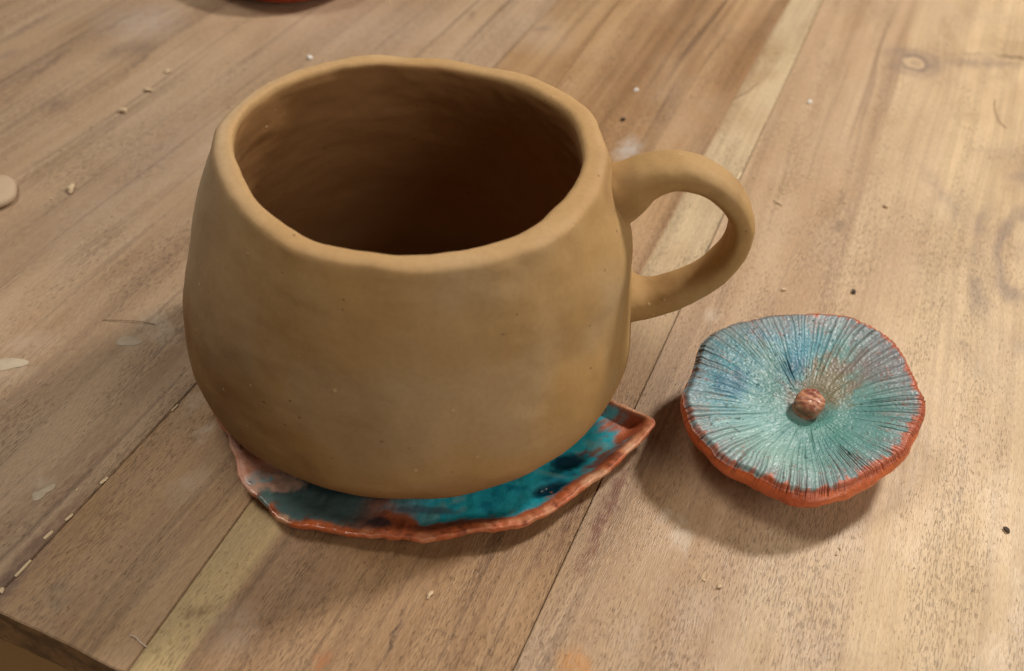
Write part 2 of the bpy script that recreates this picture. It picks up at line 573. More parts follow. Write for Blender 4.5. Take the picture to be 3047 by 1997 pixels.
# ------------------------------------------------------------------ mug
AX = np.array([-0.08647, 0.16811])
RIM = 0.0673
INNER = [(-174, 38.4), (-160, 37.4), (-147, 36.7), (-138, 35.9), (-123, 36.0), (-108, 36.8), (-95, 37.6), (-86, 38.0), (-78, 37.7),
         (-66, 37.1), (-55, 36.6), (-40, 36.2), (-26, 36.3), (-6, 35.6), (7, 35.8), (18, 36.3), (34, 36.9), (60, 36.0), (90, 35.8),
         (120, 35.9), (150, 36.4), (172, 37.4)]
OUTER = [(-151, 41.3), (-132, 40.7), (-111, 40.8), (-95, 41.8), (-79, 42.3), (-65, 42.1), (-47, 41.6), (-32, 41.8), (-3, 41.0),
         (17, 41.3), (46, 41.6), (60, 40.8), (79, 40.5), (96, 40.3), (111, 40.1), (125, 40.4), (140, 40.3), (157, 40.3), (177, 40.6)]
prof = [(.000, .0036), (.020, .0036), (.033, .0038), (.0405, .0052), (.0466, .0077), (.0510, .0110), (.0528, .0150), (.0532, .0195),
        (.0530, .0240), (.0520, .0322), (.0500, .0410), (.0475, .0498), (.0446, .0585), (.0428, .0632), (.0420, .0655), (.0414, .0668), (.0403, .0674),
        (.0388, .0675), (.0375, .0673), (.0367, .0665), (.0366, .0650), (.0368, .0632), (.0378, .0596), (.0405, .0520), (.0438, .0420), (.0462, .0320),
        (.0474, .0220), (.0462, .0140), (.0420, .0098), (.034, .0088), (.018, .0086), (.000, .0086)]
NR, NC = 300, 400
pr = catmull(prof, NR)
pr[:, 0] = np.maximum(pr[:, 0], 0)
th = np.arange(NC) * 2 * np.pi / NC - np.pi
deg = np.degrees(th)
din = (periodic(INNER, deg) - 36.65) * .001
dou = (periodic(OUTER, deg) - 41.15) * .001
ii = np.arange(NR)
itop = int(np.argmax(pr[:, 1]))
fade = smooth(.030, .064, pr[:, 1])[:, None]
side = smooth(itop - 14, itop + 14, ii)[:, None]
corr = fade * (dou[None, :] * (1 - side) + din[None, :] * side)
rr = pr[:, :1] + corr * (pr[:, :1] > .02)
zz = np.repeat(pr[:, 1:2], NC, 1)
rimw = .0006 * np.sin(2 * th + .6) + .00035 * np.sin(3 * th - 1.0) + .00025 * np.sin(5 * th + 2.0)
zz = zz + smooth(.05, RIM, pr[:, 1])[:, None] * rimw[None, :]
V = np.stack([rr * np.cos(th), rr * np.sin(th), zz], -1).reshape(-1, 3)
inside = np.repeat(smooth(itop - 3, itop + 8, ii), NC)
nrm = np.stack([np.cos(np.tile(th, NR)), np.sin(np.tile(th, NR)), np.zeros(NR * NC)], 1)
dents = .00095 * fbm(V, 44, 3, 11) + .0006 * fbm(V * (1, 1, .55), 62, 2, 12) + .00018 * fbm(V, 190, 3, 21) + inside * (.0006 * fbm(V * (1, 1, 2.2), 70, 3, 31))
cyl = np.stack([np.tile(th, NR) * .05, V[:, 2] * 5.0, np.repeat(ii > itop, NC) * 1.0], 1)      # smoothing strokes run round the pot
stroke = fbm(cyl, 90, 3, 14)
dents = dents + .00007 * stroke
wall = np.repeat(smooth(.006, .016, pr[:, 1]), NC) * (np.repeat(pr[:, 0], NC) > .012)
bulge = .0023 * np.exp(-((((np.tile(deg, NR) - 16 + 180) % 360) - 180) / 42) ** 2) * np.exp(-((V[:, 2] - .0515) / .0085) ** 2) * (1 - inside)
V = V + nrm * (dents * wall + bulge)[:, None]
V[:, 2] += .00030 * fbm(V, 110, 3, 41) * smooth(.055, .066, V[:, 2])
V[0:NC, :2] *= 0
# clay colour, damper and drier areas; shade of the lower left painted in
tv = np.tile(deg, NR)
dry = np.clip(fbm(V, 26, 4, 51) * .9 + .5, 0, 1)
c_tan, c_damp_shade, c_grey, c_och = srgb(176, 143, 98), srgb(120, 80, 46), srgb(184, 170, 147), srgb(170, 133, 82)
colr = c_tan + (c_och - c_tan) * np.clip(fbm(V, 38, 3, 61) + .35, 0, 1)[:, None]
ang = lambda a, w: np.exp(-((((tv - a + 180) % 360) - 180) / w) ** 2)
grey = np.clip(ang(-165, 40) * smooth(.022, .05, V[:, 2]) * 1.0 * (1 - inside) * (.55 + .6 * dry), 0, 1) * .85  # dry grey of the left flank, with its lit sheen painted in
damp_shade = np.clip(ang(-118, 42) * (1 - smooth(.03, .064, V[:, 2])) * (.6 + .5 * fbm(V, 60, 3, 71)) * (1 - inside), 0, 1) * .75  # damp clay plus the shaded side of the mug, painted as brown
damp_shade = np.maximum(damp_shade, np.clip(ang(-95, 70) * (1 - smooth(.008, .020, V[:, 2])) * .5 * (1 - inside), 0, 1))
colr = colr + (c_grey - colr) * (.26 * smooth(.52, .85, dry) * (1 - inside))[:, None]
colr = colr + (c_damp_shade - colr) * (.35 * smooth(.42, .15, dry) * (1 - inside))[:, None]
colr = colr + (c_damp_shade - colr) * damp_shade[:, None]
colr = colr + (c_grey - colr) * grey[:, None]
lipm = smooth(.0655, .0668, V[:, 2])
colr = colr + (srgb(192, 154, 108) - colr) * (lipm * .4)[:, None]  # rim top lightened, its highlight painted into the clay
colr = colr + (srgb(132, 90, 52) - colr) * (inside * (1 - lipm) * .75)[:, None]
colr *= (1 + .012 * stroke + .03 * fbm(V, 220, 3, 81) + .06 * fbm(V * (1, 1, .5), 70, 3, 82))[:, None]

n = N('raw_clay')
a = n.attr()[0]
sp = n.noise(n.map(n.coord), 900, 2.0, .5)
pit = n.voronoi(n.map(n.vmath('ADD', n.coord, n.vmath('SCALE', n.noise(n.coord, 500, 1.0, .5, color=True), .0016)), scale=(1, 1, 1.6)), 230)
pitsel = n.noise(n.coord, 120, 1.0)
pm = n.math('MULTIPLY', n.ramp(pit, .05, .11, 1, 0), n.ramp(pitsel, .56, .60))
grit = n.voronoi(n.map(n.coord, loc=(.3, .7, .2)), 260)
gm = n.math('MULTIPLY', n.ramp(grit, .09, .14, 1, 0), n.ramp(n.noise(n.map(n.coord, loc=(5, 5, 5)), 110, 1.0), .62, .66))
col = n.mix(n.ramp(sp, .35, .7, 0, .10), a, srgb(122, 86, 50))
col = n.mix(n.math('MULTIPLY', pm, .5), col, srgb(84, 56, 32))
col = n.mix(n.math('MULTIPLY', gm, .45), col, srgb(206, 176, 134))
fing = n.noise(n.map(n.coord, scale=(75, 75, 110)), 1.0, 4.0, .55)
h = n.math('ADD', n.math('MULTIPLY', sp, .10), n.math('SUBTRACT', n.math('MULTIPLY', fing, .6), n.math('MULTIPLY', pm, .8)))
h = n.math('ADD', h, n.math('MULTIPLY', gm, .5))
clay_mat = n.out(col, n.ramp(fing, .3, .7, .62, .8), n.bump(h, .0005, .5), spec=.28)

mug = thing('clay_mug', 'round unglazed tan clay mug with loop handle standing on the leaf saucer', 'mug', (AX[0], AX[1], 0))
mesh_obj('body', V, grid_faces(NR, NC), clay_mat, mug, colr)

# handle: a flattened strap looping out on the right
PHI = math.radians(20)
er = np.array([math.cos(PHI), math.sin(PHI), 0])
et = np.array([-math.sin(PHI), math.cos(PHI), 0])
HC = [(.0440, .0572), (.0465, .0594), (.0505, .0630), (.0560, .0652), (.0620, .0646), (.0680, .0612), (.0722, .0560), (.0735, .0500),
      (.0722, .0438), (.0685, .0380), (.0630, .0332), (.0570, .0300), (.0520, .0292), (.0480, .0300)]
NH, NS = 150, 64
hc = catmull(HC, NH)
tg = np.gradient(hc, axis=0)
tg /= np.linalg.norm(tg, axis=1)[:, None]
s = np.linspace(0, 1, NH)
HV = []
for k in range(NH):
    nr = np.array([-tg[k, 1], tg[k, 0]])
    if k == 0:
        pass
    flare = .95 * math.exp(-(s[k] / .13) ** 2) + .9 * math.exp(-((1 - s[k]) / .085) ** 2)
    wt = .0057 * (1 - .10 * math.sin(math.pi * s[k])) * (1 + .30 * flare)       # half width across
    tt = .0032 * (1 + .12 * math.cos(2 * math.pi * s[k])) * (1 + .75 * flare)   # half thickness
    for j in range(NS):
        a_ = 2 * math.pi * j / NS
        ca, sa_ = math.cos(a_), math.sin(a_)
        e = 2 / 2.6
        u = math.copysign(abs(ca) ** e, ca) * wt
        v = math.copysign(abs(sa_) ** e, sa_) * tt
        rho = hc[k, 0] + nr[0] * v
        z = hc[k, 1] + nr[1] * v
        HV.append(er * rho + et * u + np.array([0, 0, z]))
HV = np.array(HV)
HN = HV.reshape(NH, NS, 3)
HN = (HN - HN.mean(1, keepdims=True)).reshape(-1, 3)
HN /= np.linalg.norm(HN, axis=1)[:, None]
HV = HV + HN * (.0005 * fbm(HV, 75, 3, 91) + .00018 * fbm(HV, 260, 3, 92))[:, None]
hcol = c_tan + (c_och - c_tan) * np.clip(fbm(HV, 60, 3, 95) + .5, 0, 1)[:, None]
hcol = hcol + (c_damp_shade - hcol) * np.clip(fbm(HV, 90, 3, 96) * .8, 0, 1)[:, None]
mesh_obj('handle', HV, grid_faces(NH, NS), clay_mat, mug, hcol)

# ------------------------------------------------------------------ leaf saucer
SC = np.array([-0.079, 0.158])
FRONT = [(-119.8, 129.7), (-116.4, 127.1), (-113.0, 125.4), (-110.4, 121.9), (-107.5, 120.0), (-104.6, 116.9), (-102.0, 114.5),
         (-99.0, 113.1), (-96.6, 112.6), (-94.0, 111.6), (-90.7, 110.2), (-87.4, 109.7), (-82.0, 111.1), (-76.0, 112.5), (-70.0, 114.5),
         (-63.7, 116.0), (-59.5, 117.1), (-55.9, 119.2), (-51.6, 123.0), (-48.5, 125.2), (-44.9, 127.7), (-40.6, 130.9), (-37.5, 134.8),
         (-35.3, 138.8), (-33.4, 143.7), (-31.0, 149.0), (-28.4, 154.0), (-26.2, 160.4), (-24.3, 166.8), (-23.3, 171.4), (-24.1, 172.5),
         (-28.6, 172.5), (-33.1, 173.9), (-36.2, 174.1), (-42, 178), (-52, 187), (-66, 196), (-82, 201), (-98, 198), (-112, 189),
         (-121, 175), (-126, 158), (-125, 142), (-122.5, 134)]
fp = np.array(FRONT) * .001 - SC
fa = np.degrees(np.arctan2(fp[:, 1], fp[:, 0]))
fr = np.hypot(fp[:, 0], fp[:, 1])
NA = 900
sa = np.arange(NA) * 2 * np.pi / NA - np.pi
sd = np.degrees(sa)
o_ = np.argsort(fa)
edge_r = np.interp(sd, fa[o_], fr[o_], period=360)
k_ = np.exp(-0.5 * (np.arange(-6, 7) / 2.0) ** 2)
k_ /= k_.sum()
edge_r = np.convolve(np.concatenate([edge_r[-6:], edge_r, edge_r[:6]]), k_, 'valid')
ring = np.stack([np.cos(sa), np.sin(sa), sa * 0], 1)
edge_r = edge_r + .0004 * fbm(ring, 9, 4, 5) + .00012 * fbm(ring, 40, 3, 6)
lift = .0056 + .0008 * fbm(ring, 2.2, 2, 8) + .00022 * fbm(ring, 16, 3, 9)                 # height of the lip
lift = lift + .0012 * np.exp(-((sd - 12) / 16) ** 2) - .0010 * np.exp(-((sd + 95) / 25) ** 2)
# section from centre out: (fraction of way to the lip, height), top then under side
rows = []
lipw = .0019 + .0004 * fbm(ring, 8, 3, 12)
slope = .0060 + .0060 * np.exp(-((sd + 118) / 34) ** 2)
for f_ in np.linspace(0, 1, 90):                               # top surface
    r_ = f_ * (edge_r - lipw * .5)
    inner = edge_r - slope - .001
    up = smooth(0, 1, np.clip((r_ - inner) / slope, 0, 1)) ** 1.2
    rows.append((r_, .0030 + (lift - .0030) * up))
for a_, b_ in catmull([(.42, .0), (.30, .00015), (.12, .0), (.02, -.0003), (.0, -.0009), (.05, -.0019), (.25, -.0026), (.45, -.0030)], 16):   # flat-topped lip
    rows.append((edge_r - lipw * a_, lift + b_ * .6))
for f_ in np.linspace(.97, 0, 24):                               # under side
    r_ = f_ * (edge_r - lipw * .5)
    inner = edge_r - .0125
    up = smooth(0, 1, np.clip((r_ - inner) / .012, 0, 1))
    rows.append((r_, .0004 + (lift - .0024) * up))
RRr = np.array([r[0] for r in rows])
ZZr = np.array([r[1] * np.ones(NA) for r in rows])
SV = np.stack([RRr * np.cos(sa), RRr * np.sin(sa), ZZr], -1).reshape(-1, 3)
outw = np.repeat((np.arange(len(rows)) / 90.0), NA)
fracr = SV[:, :2]
rad = np.hypot(SV[:, 0], SV[:, 1])
er_ = np.tile(edge_r, len(rows))
dist_edge = er_ - rad
topm = (outw < 1.17) * 1.0
SV[:, 2] += topm * (.0003 * fbm(SV, 110, 3, 13) + .00022 * fbm(SV, 420, 3, 14)) * smooth(.02, .012, dist_edge)
lipzone = smooth(.005, .0015, dist_edge) * topm
SV[:, 2] += lipzone * (.00022 * fbm(SV, 240, 3, 15) + .00016 * fbm(SV, 700, 2, 25))
ragged = (.00035 * fbm(SV, 160, 3, 26) + .00018 * fbm(SV, 520, 2, 27)) * lipzone
SV[:, :2] *= (1 + ragged / np.maximum(rad, .01))[:, None]
SV[:, 2] = np.maximum(SV[:, 2], .0003)
# scooped pools seen to the right of the mug
WV = SV + np.array([SC[0], SC[1], 0])


def ell(px, py, rx, ry, rot, z=.004):
    p = at(px, py, z)
    d = WV[:, :2] - p[:2]
    c_, s_ = math.cos(math.radians(rot)), math.sin(math.radians(rot))
    u = (d[:, 0] * c_ + d[:, 1] * s_) / rx
    v = (-d[:, 0] * s_ + d[:, 1] * c_) / ry
    return np.hypot(u, v)


wob = .35 * fbm(WV, 260, 3, 16) + .25 * fbm(WV, 800, 2, 17)
pool1, pool2 = ell(1690, 1368, .0066, .0033, 50) + .7 * wob, ell(1640, 1445, .0052, .0022, 48) + .7 * wob
dip = np.maximum(smooth(1.2, .2, pool1), smooth(1.2, .2, pool2))
SV[:, 2] -= topm * dip * .0008
terra, terra_l, terra_d = srgb(190, 98, 54), srgb(214, 146, 104), srgb(146, 74, 46)
teal, teal_d, teal_l, slate = srgb(48, 182, 202), srgb(8, 60, 80), srgb(120, 182, 186), srgb(60, 100, 102)
f1 = fbm(WV, 180, 4, 18)
f2 = fbm(WV, 520, 3, 19)
# streaks running toward the tip
dirt = np.array([math.cos(math.radians(62)), math.sin(math.radians(62))])
su = WV[:, 0] * dirt[0] + WV[:, 1] * dirt[1]
sv_ = -WV[:, 0] * dirt[1] + WV[:, 1] * dirt[0]
strk = fbm(np.stack([su * .22, sv_, sv_ * 0], 1), 620, 3, 23)
sc_ = terra + (terra_d - terra) * np.clip(.35 + f1 * .9, 0, 1)[:, None]


def lay(c, m):
    global sc_
    m = np.clip(m, 0, 1)[:, None]
    sc_ = sc_ + (np.asarray(c) - sc_) * m


bandw = .0030 + .0042 * np.exp(-((np.tile(sd, len(rows)) + 80) / 24) ** 2)
inner_m = smooth(0, .0016, dist_edge - bandw + .0016 * f1 + .0014 * strk)
right_m = smooth(-84, -56, np.tile(sd, len(rows)) + 8 * f1 + 5 * strk)
right_lim = smooth(1.12, .9, ell(1938, 1262, .016, .0125, 60) * 0 + 1) * 0 + 1
tipd = np.hypot(WV[:, 0] - at(1945, 1262, .006)[0], WV[:, 1] - at(1945, 1262, .006)[1])
tip_m = smooth(.0075, .0125, tipd + .007 * strk + .002 * f1)
teal_m = inner_m * right_m * tip_m * (np.tile(sd, len(rows)) < 30)
lay(teal, teal_m)
lay(teal_l, teal_m * smooth(.12, .45, f1 + .5 * strk) * .75)
lay(srgb(14, 118, 150), teal_m * smooth(.1, .5, -f1 + .3 * f2) * .7)
lay(terra_d, teal_m * smooth(.38, .6, strk + .25 * f2) * smooth(.030, .018, tipd) * .8)
lay(teal_d, smooth(1.1, .55, pool1) * topm)
lay(teal_d, smooth(1.05, .55, pool2) * topm)
lay(teal_l, smooth(1.0, .3, ell(1648, 1405, .008, .0012, 10) + wob) * .6 * topm)
lay(terra_d, smooth(1.1, .6, ell(1800, 1365, .0105, .0022, 62) + wob * 1.4) * .85 * topm)
# left: slate glaze and pale crust
left_m = smooth(-121, -115, np.tile(sd, len(rows)) + 6 * f1) * smooth(-72, -90, np.tile(sd, len(rows)) + 8 * f1)
lay(slate, left_m * smooth(.0006, .0022, dist_edge + .0014 * f1) * .92)
lay(srgb(78, 66, 60), left_m * smooth(.1, .5, f1) * smooth(.008, .011, dist_edge) * .6)
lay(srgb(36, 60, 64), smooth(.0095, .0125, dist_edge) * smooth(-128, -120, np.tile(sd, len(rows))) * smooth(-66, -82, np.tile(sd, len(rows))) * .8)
crust = smooth(1.15, .6, ell(805, 1440, .0070, .0032, 35) + 1.2 * wob) * topm
lay(srgb(196, 158, 138), crust * .9)
lay(srgb(116, 168, 176), smooth(1.1, .6, ell(775, 1425, .0028, .0022, 30) + 1.6 * wob) * .9 * topm)
lay(srgb(84, 118, 116), smooth(1.1, .5, ell(790, 1490, .0022, .0040, 20) + wob) * .9 * topm)
lay(srgb(214, 160, 134), smooth(-124, -132, np.tile(sd, len(rows)) + 4 * f1) * (np.tile(sd, len(rows)) < -110) * topm * .75)
lay(srgb(70, 66, 74), smooth(1.1, .5, ell(1125, 1555, .0030, .0022, 20) + wob) * .8 * topm)
lay(srgb(84, 104, 118), smooth(1.1, .5, ell(1260, 1510, .0090, .0012, 20) + wob) * .8 * topm)
# scuffed pale lip
lay(terra_l, smooth(.0030, .0012, dist_edge) * smooth(-.45, .2, .35 * f2 + f1) * smooth(-95, -70, np.tile(sd, len(rows))) * .85)
lay(srgb(222, 172, 136), smooth(.0028, .0008, dist_edge) * smooth(.15, .5, f1 + .3 * f2) * .7)
lay(srgb(206, 104, 48), (outw > 1.13) * .85)
pink = smooth(-112, -122, np.tile(sd, len(rows)) + 5 * f1) * topm * (np.tile(sd, len(rows)) < -100)
lay(srgb(216, 164, 140), pink * (.75 + .3 * f2))
lay(srgb(192, 108, 66), pink * smooth(.0, .4, f1 + .4 * f2) * .7)
lay(srgb(218, 172, 150), crust * smooth(-.2, .3, f2) * .8)
lay(srgb(120, 60, 36), smooth(.35, .55, -f2 - .3 * f1) * lipzone * .7)
gloss = np.clip(teal_m + left_m * .8 + dip, 0, 1) * topm
n = N('glazed_terracotta')
at_ = n.attr()
sp = n.noise(n.coord, 1500, 2.0, .6)
col = n.mix(n.math('MULTIPLY', n.ramp(sp, .45, .75, 0, .25), n.math('SUBTRACT', 1.0, at_[1])), at_[0], srgb(120, 84, 66))
rough = n.ramp(at_[1], 0, 1, .56, .11)
saucer_mat = n.out(col, rough, n.bump(n.math('ADD', n.math('MULTIPLY', sp, .3), n.noise(n.coord, 300, 3.0, .6)), .0005, .55), spec=.55)
saucer = mesh_obj('leaf_saucer', SV, grid_faces(len(rows), NA), saucer_mat, None, np.column_stack([sc_, gloss]))
saucer.location = (SC[0], SC[1], 0)
tag(saucer, 'leaf shaped terracotta saucer with turquoise glaze under the clay mug', 'saucer')

# ------------------------------------------------------------------ upturned mushroom cap
vh = -R[:, 2].copy()
vh[2] = 0
vh /= np.linalg.norm(vh)
rt = np.array([vh[1], -vh[0], 0])
AL = math.radians(5)
nz = np.array([-vh[0] * math.sin(AL), -vh[1] * math.sin(AL), math.cos(AL)])
v2 = np.cross(nz, rt)
CZ = .0150
C0 = at(2404, 1203, CZ)
OUTL = [(2027, 1187), (2039, 1150), (2057, 1109), (2078, 1056), (2092, 1019), (2123, 992), (2172, 968), (2230, 947), (2287, 935), (2349, 929),
        (2410, 928), (2472, 932), (2525, 939), (2566, 953), (2607, 976), (2648, 1007), (2681, 1044), (2697, 1081), (2714, 1122), (2734, 1163),
        (2751, 1199), (2750, 1236), (2738, 1270), (2718, 1305), (2690, 1340), (2656, 1368), (2615, 1393), (2570, 1416), (2530, 1438), (2485, 1456),
        (2435, 1467), (2394, 1471), (2341, 1464), (2287, 1443), (2230, 1413), (2176, 1390), (2144, 1374), (2123, 1355), (2078, 1302), (2052, 1249), (2036, 1216)]
pl = []
for (x, y) in OUTL:
    d = R @ np.array([x - SRC[0], -(y - SRC[1]), -F])
    t = ((C0 - CAM) @ nz) / (d @ nz)
    p = CAM + d * t - C0
    pl.append((math.degrees(math.atan2(p @ v2, p @ rt)), math.hypot(p @ rt, p @ v2)))
pl.sort()
NA = 1320
ca = np.arange(NA) * 2 * np.pi / NA - np.pi
cd = np.degrees(ca)
cr = np.interp(cd, [p[0] for p in pl], [p[1] for p in pl], period=360)
k_ = np.exp(-0.5 * (np.arange(-20, 21) / 7.0) ** 2)
k_ /= k_.sum()
cr = np.convolve(np.concatenate([cr[-20:], cr, cr[:20]]), k_, 'valid')
ring = np.stack([np.cos(ca), np.sin(ca), ca * 0], 1)
cr = cr + .00025 * fbm(ring, 26, 3, 3) + .0009 * fbm(ring, 3.4, 2, 4)
# face
NF = 170
fs = np.linspace(.02, 1, NF)
S_, A_ = np.meshgrid(fs, ca, indexing='ij')
S_, A_ = S_.ravel(), A_.ravel()
q3 = np.stack([S_ * np.cos(A_), S_ * np.sin(A_), S_ * 0], 1)
bend = .05 * fbm(q3, 2.2, 2, 31) + .005 * fbm(q3, 14, 2, 32)


def grooves(A, S, count, seed, width, start):
    """incised radial lines, each with its own bearing, length and depth"""
    rng = np.random.RandomState(seed)
    pos = (np.arange(count) + rng.uniform(-.42, .42, count)) * 2 * np.pi / count - np.pi
    dep = rng.uniform(.15, 1.0, count) ** .9
    s0 = np.clip(rng.normal(start, .17, count), .18, .93)
    a = (A + np.pi) % (2 * np.pi) - np.pi
    idx = np.round((a + np.pi) / (2 * np.pi) * count).astype(int)
    out = np.zeros_like(A)
    for k in (-1, 0, 1):
        i = (idx + k) % count
        d = (a - pos[i] + np.pi) % (2 * np.pi) - np.pi
        x = d * S * .029 / width
        out = np.maximum(out, np.exp(-x * x) * dep[i] * smooth(0, .16, S - s0[i]))
    return out


g1 = grooves(A_ + bend, S_, 104, 1, .00017, .44)
g2 = grooves(A_ + bend * 1.3 + .4, S_, 150, 2, .00013, .72)
g3 = grooves(A_ + bend * .6 + 1.1, S_, 40, 3, .00016, .30)
gm_ = np.maximum(np.maximum(g1, .75 * g2), .7 * g3)
patchy = np.clip(.62 + .9 * fbm(q3, 3.0, 3, 33), .12, 1)
quiet = np.exp(-(((np.degrees(A_) - 150 + 180) % 360 - 180) / 26) ** 2) * smooth(.98, .7, S_)      # glaze-filled zone at upper left
gm_ = gm_ * patchy * (1 - .75 * quiet)
ridge = grooves(A_ + bend + .024, S_, 104, 1, .00022, .5) * patchy * (1 - .7 * quiet)
crF = np.tile(cr, NF)
prof_z = -.0012 * (1 - S_ ** 2) - .0010 * smooth(.30, .05, S_) + .0009 * smooth(.3, .8, S_) - .0011 * smooth(.945, 1.0, S_) ** 1.5
wavez = .0007 * np.sin(2 * A_ + .9) * S_ ** 2 + .0006 * fbm(q3, 2.6, 3, 35) * S_
pits = np.clip(fbm(q3, 30, 3, 36) - .54, 0, 1)
hz = prof_z + wavez - .00042 * gm_ + .00010 * ridge + .00007 * fbm(q3, 60, 3, 34) * smooth(.02, .2, S_) - .0007 * pits
rF = S_ * crF * (1 - .006 * gm_ * smooth(.9, 1, S_))
L_ = np.stack([rF * np.cos(A_), rF * np.sin(A_)], 1)
FV = C0 + L_[:, :1] * rt + L_[:, 1:] * v2 + hz[:, None] * nz


def fell(px, py, r, stretch=1.0, rot=0.0):
    d = R @ np.array([px - SRC[0], -(py - SRC[1]), -F])
    p = CAM + d * (((C0 - CAM) @ nz) / (d @ nz)) - C0
    u, v = L_[:, 0] - p @ rt, L_[:, 1] - p @ v2
    c_, s_ = math.cos(math.radians(rot)), math.sin(math.radians(rot))
    return np.hypot((u * c_ + v * s_) / (r * stretch), (-u * s_ + v * c_) / r)


n1, n2, n3 = fbm(q3, 5, 4, 41), fbm(q3, 16, 4, 42), fbm(q3, 60, 3, 43)
radn = fbm(np.stack([np.cos(A_) * 22, np.sin(A_) * 22, S_ * 3.0], 1), 1.0, 3, 44)         # radial streaks
fc = srgb(120, 164, 160) + (srgb(94, 146, 141) - srgb(120, 164, 160)) * np.clip(.5 + 1.0 * n1, 0, 1)[:, None]


def fl_(c, m):
    global fc
    m = np.clip(m, 0, 1)[:, None]
    fc = fc + (np.asarray(c) - fc) * m


wb = .35 * n2 + .35 * radn + .15 * n3
fl_(srgb(152, 196, 196), smooth(1.2, .3, fell(2170, 1290, .0135, 1.2, 20) + wb) * .9)            # pale aqua, lower left
fl_(srgb(150, 186, 176), smooth(1.2, .3, fell(2290, 1360, .010, 1.3, -30) + wb) * .8)
fl_(srgb(76, 150, 166), smooth(1.2, .3, fell(2140, 1120, .0110, 1.3, 60) + wb) * .9)             # blue, left
fl_(srgb(34, 112, 138), smooth(1.1, .3, fell(2175, 1150, .0050, 1.4, 60) + 1.3 * wb) * .9)
fl_(srgb(40, 104, 124), smooth(1.1, .3, fell(2195, 1125, .0022, 1.6, 90) + wb) * .9)
fl_(srgb(36, 110, 136), smooth(1.1, .2, fell(2372, 1085, .0052, 1.9, 80) + 1.2 * wb) * .95)      # blue, above the stem
fl_(srgb(84, 156, 178), smooth(1.2, .3, fell(2380, 1010, .0075, 1.4, 0) + wb) * .75)
fl_(srgb(40, 130, 160), smooth(1.1, .3, fell(2255, 1000, .0038, 1.3, 0) + wb) * .6)
fl_(srgb(60, 148, 142), smooth(1.1, .3, fell(2540, 1040, .0042, 1.5, 30) + 1.4 * wb) * .6)
fl_(srgb(126, 108, 74), smooth(1.15, .3, fell(2470, 1130, .0080, 2.0, 42) + 1.3 * wb) * .9)     # ochre upper right of the stem
fl_(srgb(136, 124, 124), smooth(1.15, .3, fell(2625, 1080, .0085, 1.5, 20) + wb) * .75)          # mauve grey right
fl_(srgb(130, 132, 136), smooth(.55, .9, S_ + .1 * radn) * smooth(-20, 20, cd[0] * 0 + np.degrees(A_)) * smooth(150, 100, np.degrees(A_)) * .45)
fl_(srgb(84, 146, 134), smooth(1.2, .3, fell(2450, 1250, .0062, 1.4, -20) + wb) * .7)            # green below the stem
fl_(srgb(150, 152, 158), smooth(.70, .97, S_ + .16 * radn + .05 * n2) * .55)
fl_(srgb(188, 200, 198), ridge * smooth(.45, .8, S_) * .6)
fl_(srgb(86, 72, 66), gm_ * (.12 + .6 * smooth(.45, .88, S_)))
fl_(srgb(150, 96, 74), smooth(.36, .6, n3 + .6 * radn) * smooth(.5, .8, S_) * .55)
fl_(srgb(140, 76, 56), smooth(.30, .55, fbm(q3, 30, 3, 47)) * smooth(.62, .85, S_) * smooth(.05, .4, n1 + .3) * .5)
fl_(srgb(62, 76, 72), smooth(.0, .10, pits) * .6)
rimband = smooth(.945, 1.0, S_ + .05 * n2 + .05 * radn + .035 * smooth(-150, -60, np.degrees(A_)) * smooth(20, -20, np.degrees(A_)) + .05 * np.exp(-((np.degrees(A_) + 10) / 45) ** 2))
fl_(srgb(196, 98, 62), rimband * .92 * (1 - .8 * smooth(70, 100, np.degrees(A_)) - .3 * smooth(-120, -150, np.degrees(A_))))
fl_(srgb(66, 46, 42), gm_ * smooth(.86, .95, S_) * .7)
fl_(srgb(150, 140, 132), smooth(.20, .12, S_) * .4)

lum = fc.mean(1, keepdims=True)
fc = np.clip(lum + (fc - lum) * 1.08, .01, 1) * .74
n = N('gill_glaze')
at_ = n.attr()
sp = n.noise(n.coord, 1300, 2.0, .6)
col = n.mix(n.ramp(sp, .55, .8, 0, .15), at_[0], srgb(190, 204, 200))
col = n.mix(n.ramp(n.noise(n.map(n.coord, loc=(3, 1, 2)), 900, 2.0, .6), .6, .75, 0, .4), col, srgb(74, 82, 80))
gill_mat = n.out(col, n.ramp(sp, .3, .7, .36, .52), n.bump(n.math('ADD', n.math('MULTIPLY', sp, .3), n.noise(n.coord, 420, 2.0, .5)), .00012, .25), spec=.4)

base = np.array([C0[0], C0[1], 0.0])
capt = thing('mushroom_cap', 'upturned ceramic mushroom cap with blue green gills and terracotta rim', 'ceramic mushroom', tuple(base))
mesh_obj('gill_face', FV - base, grid_faces(NF, NA), gill_mat, capt, fc)

# shell: from the face's edge round the bulging side and down to the table
topz = hz.reshape(NF, NA)[-1]
topr = rF.reshape(NF, NA)[-1]


def blur(a, w):
    k = np.exp(-0.5 * (np.arange(-3 * w, 3 * w + 1) / float(w)) ** 2)
    return np.convolve(np.concatenate([a[-3 * w:], a, a[:3 * w]]), k / k.sum(), 'valid')


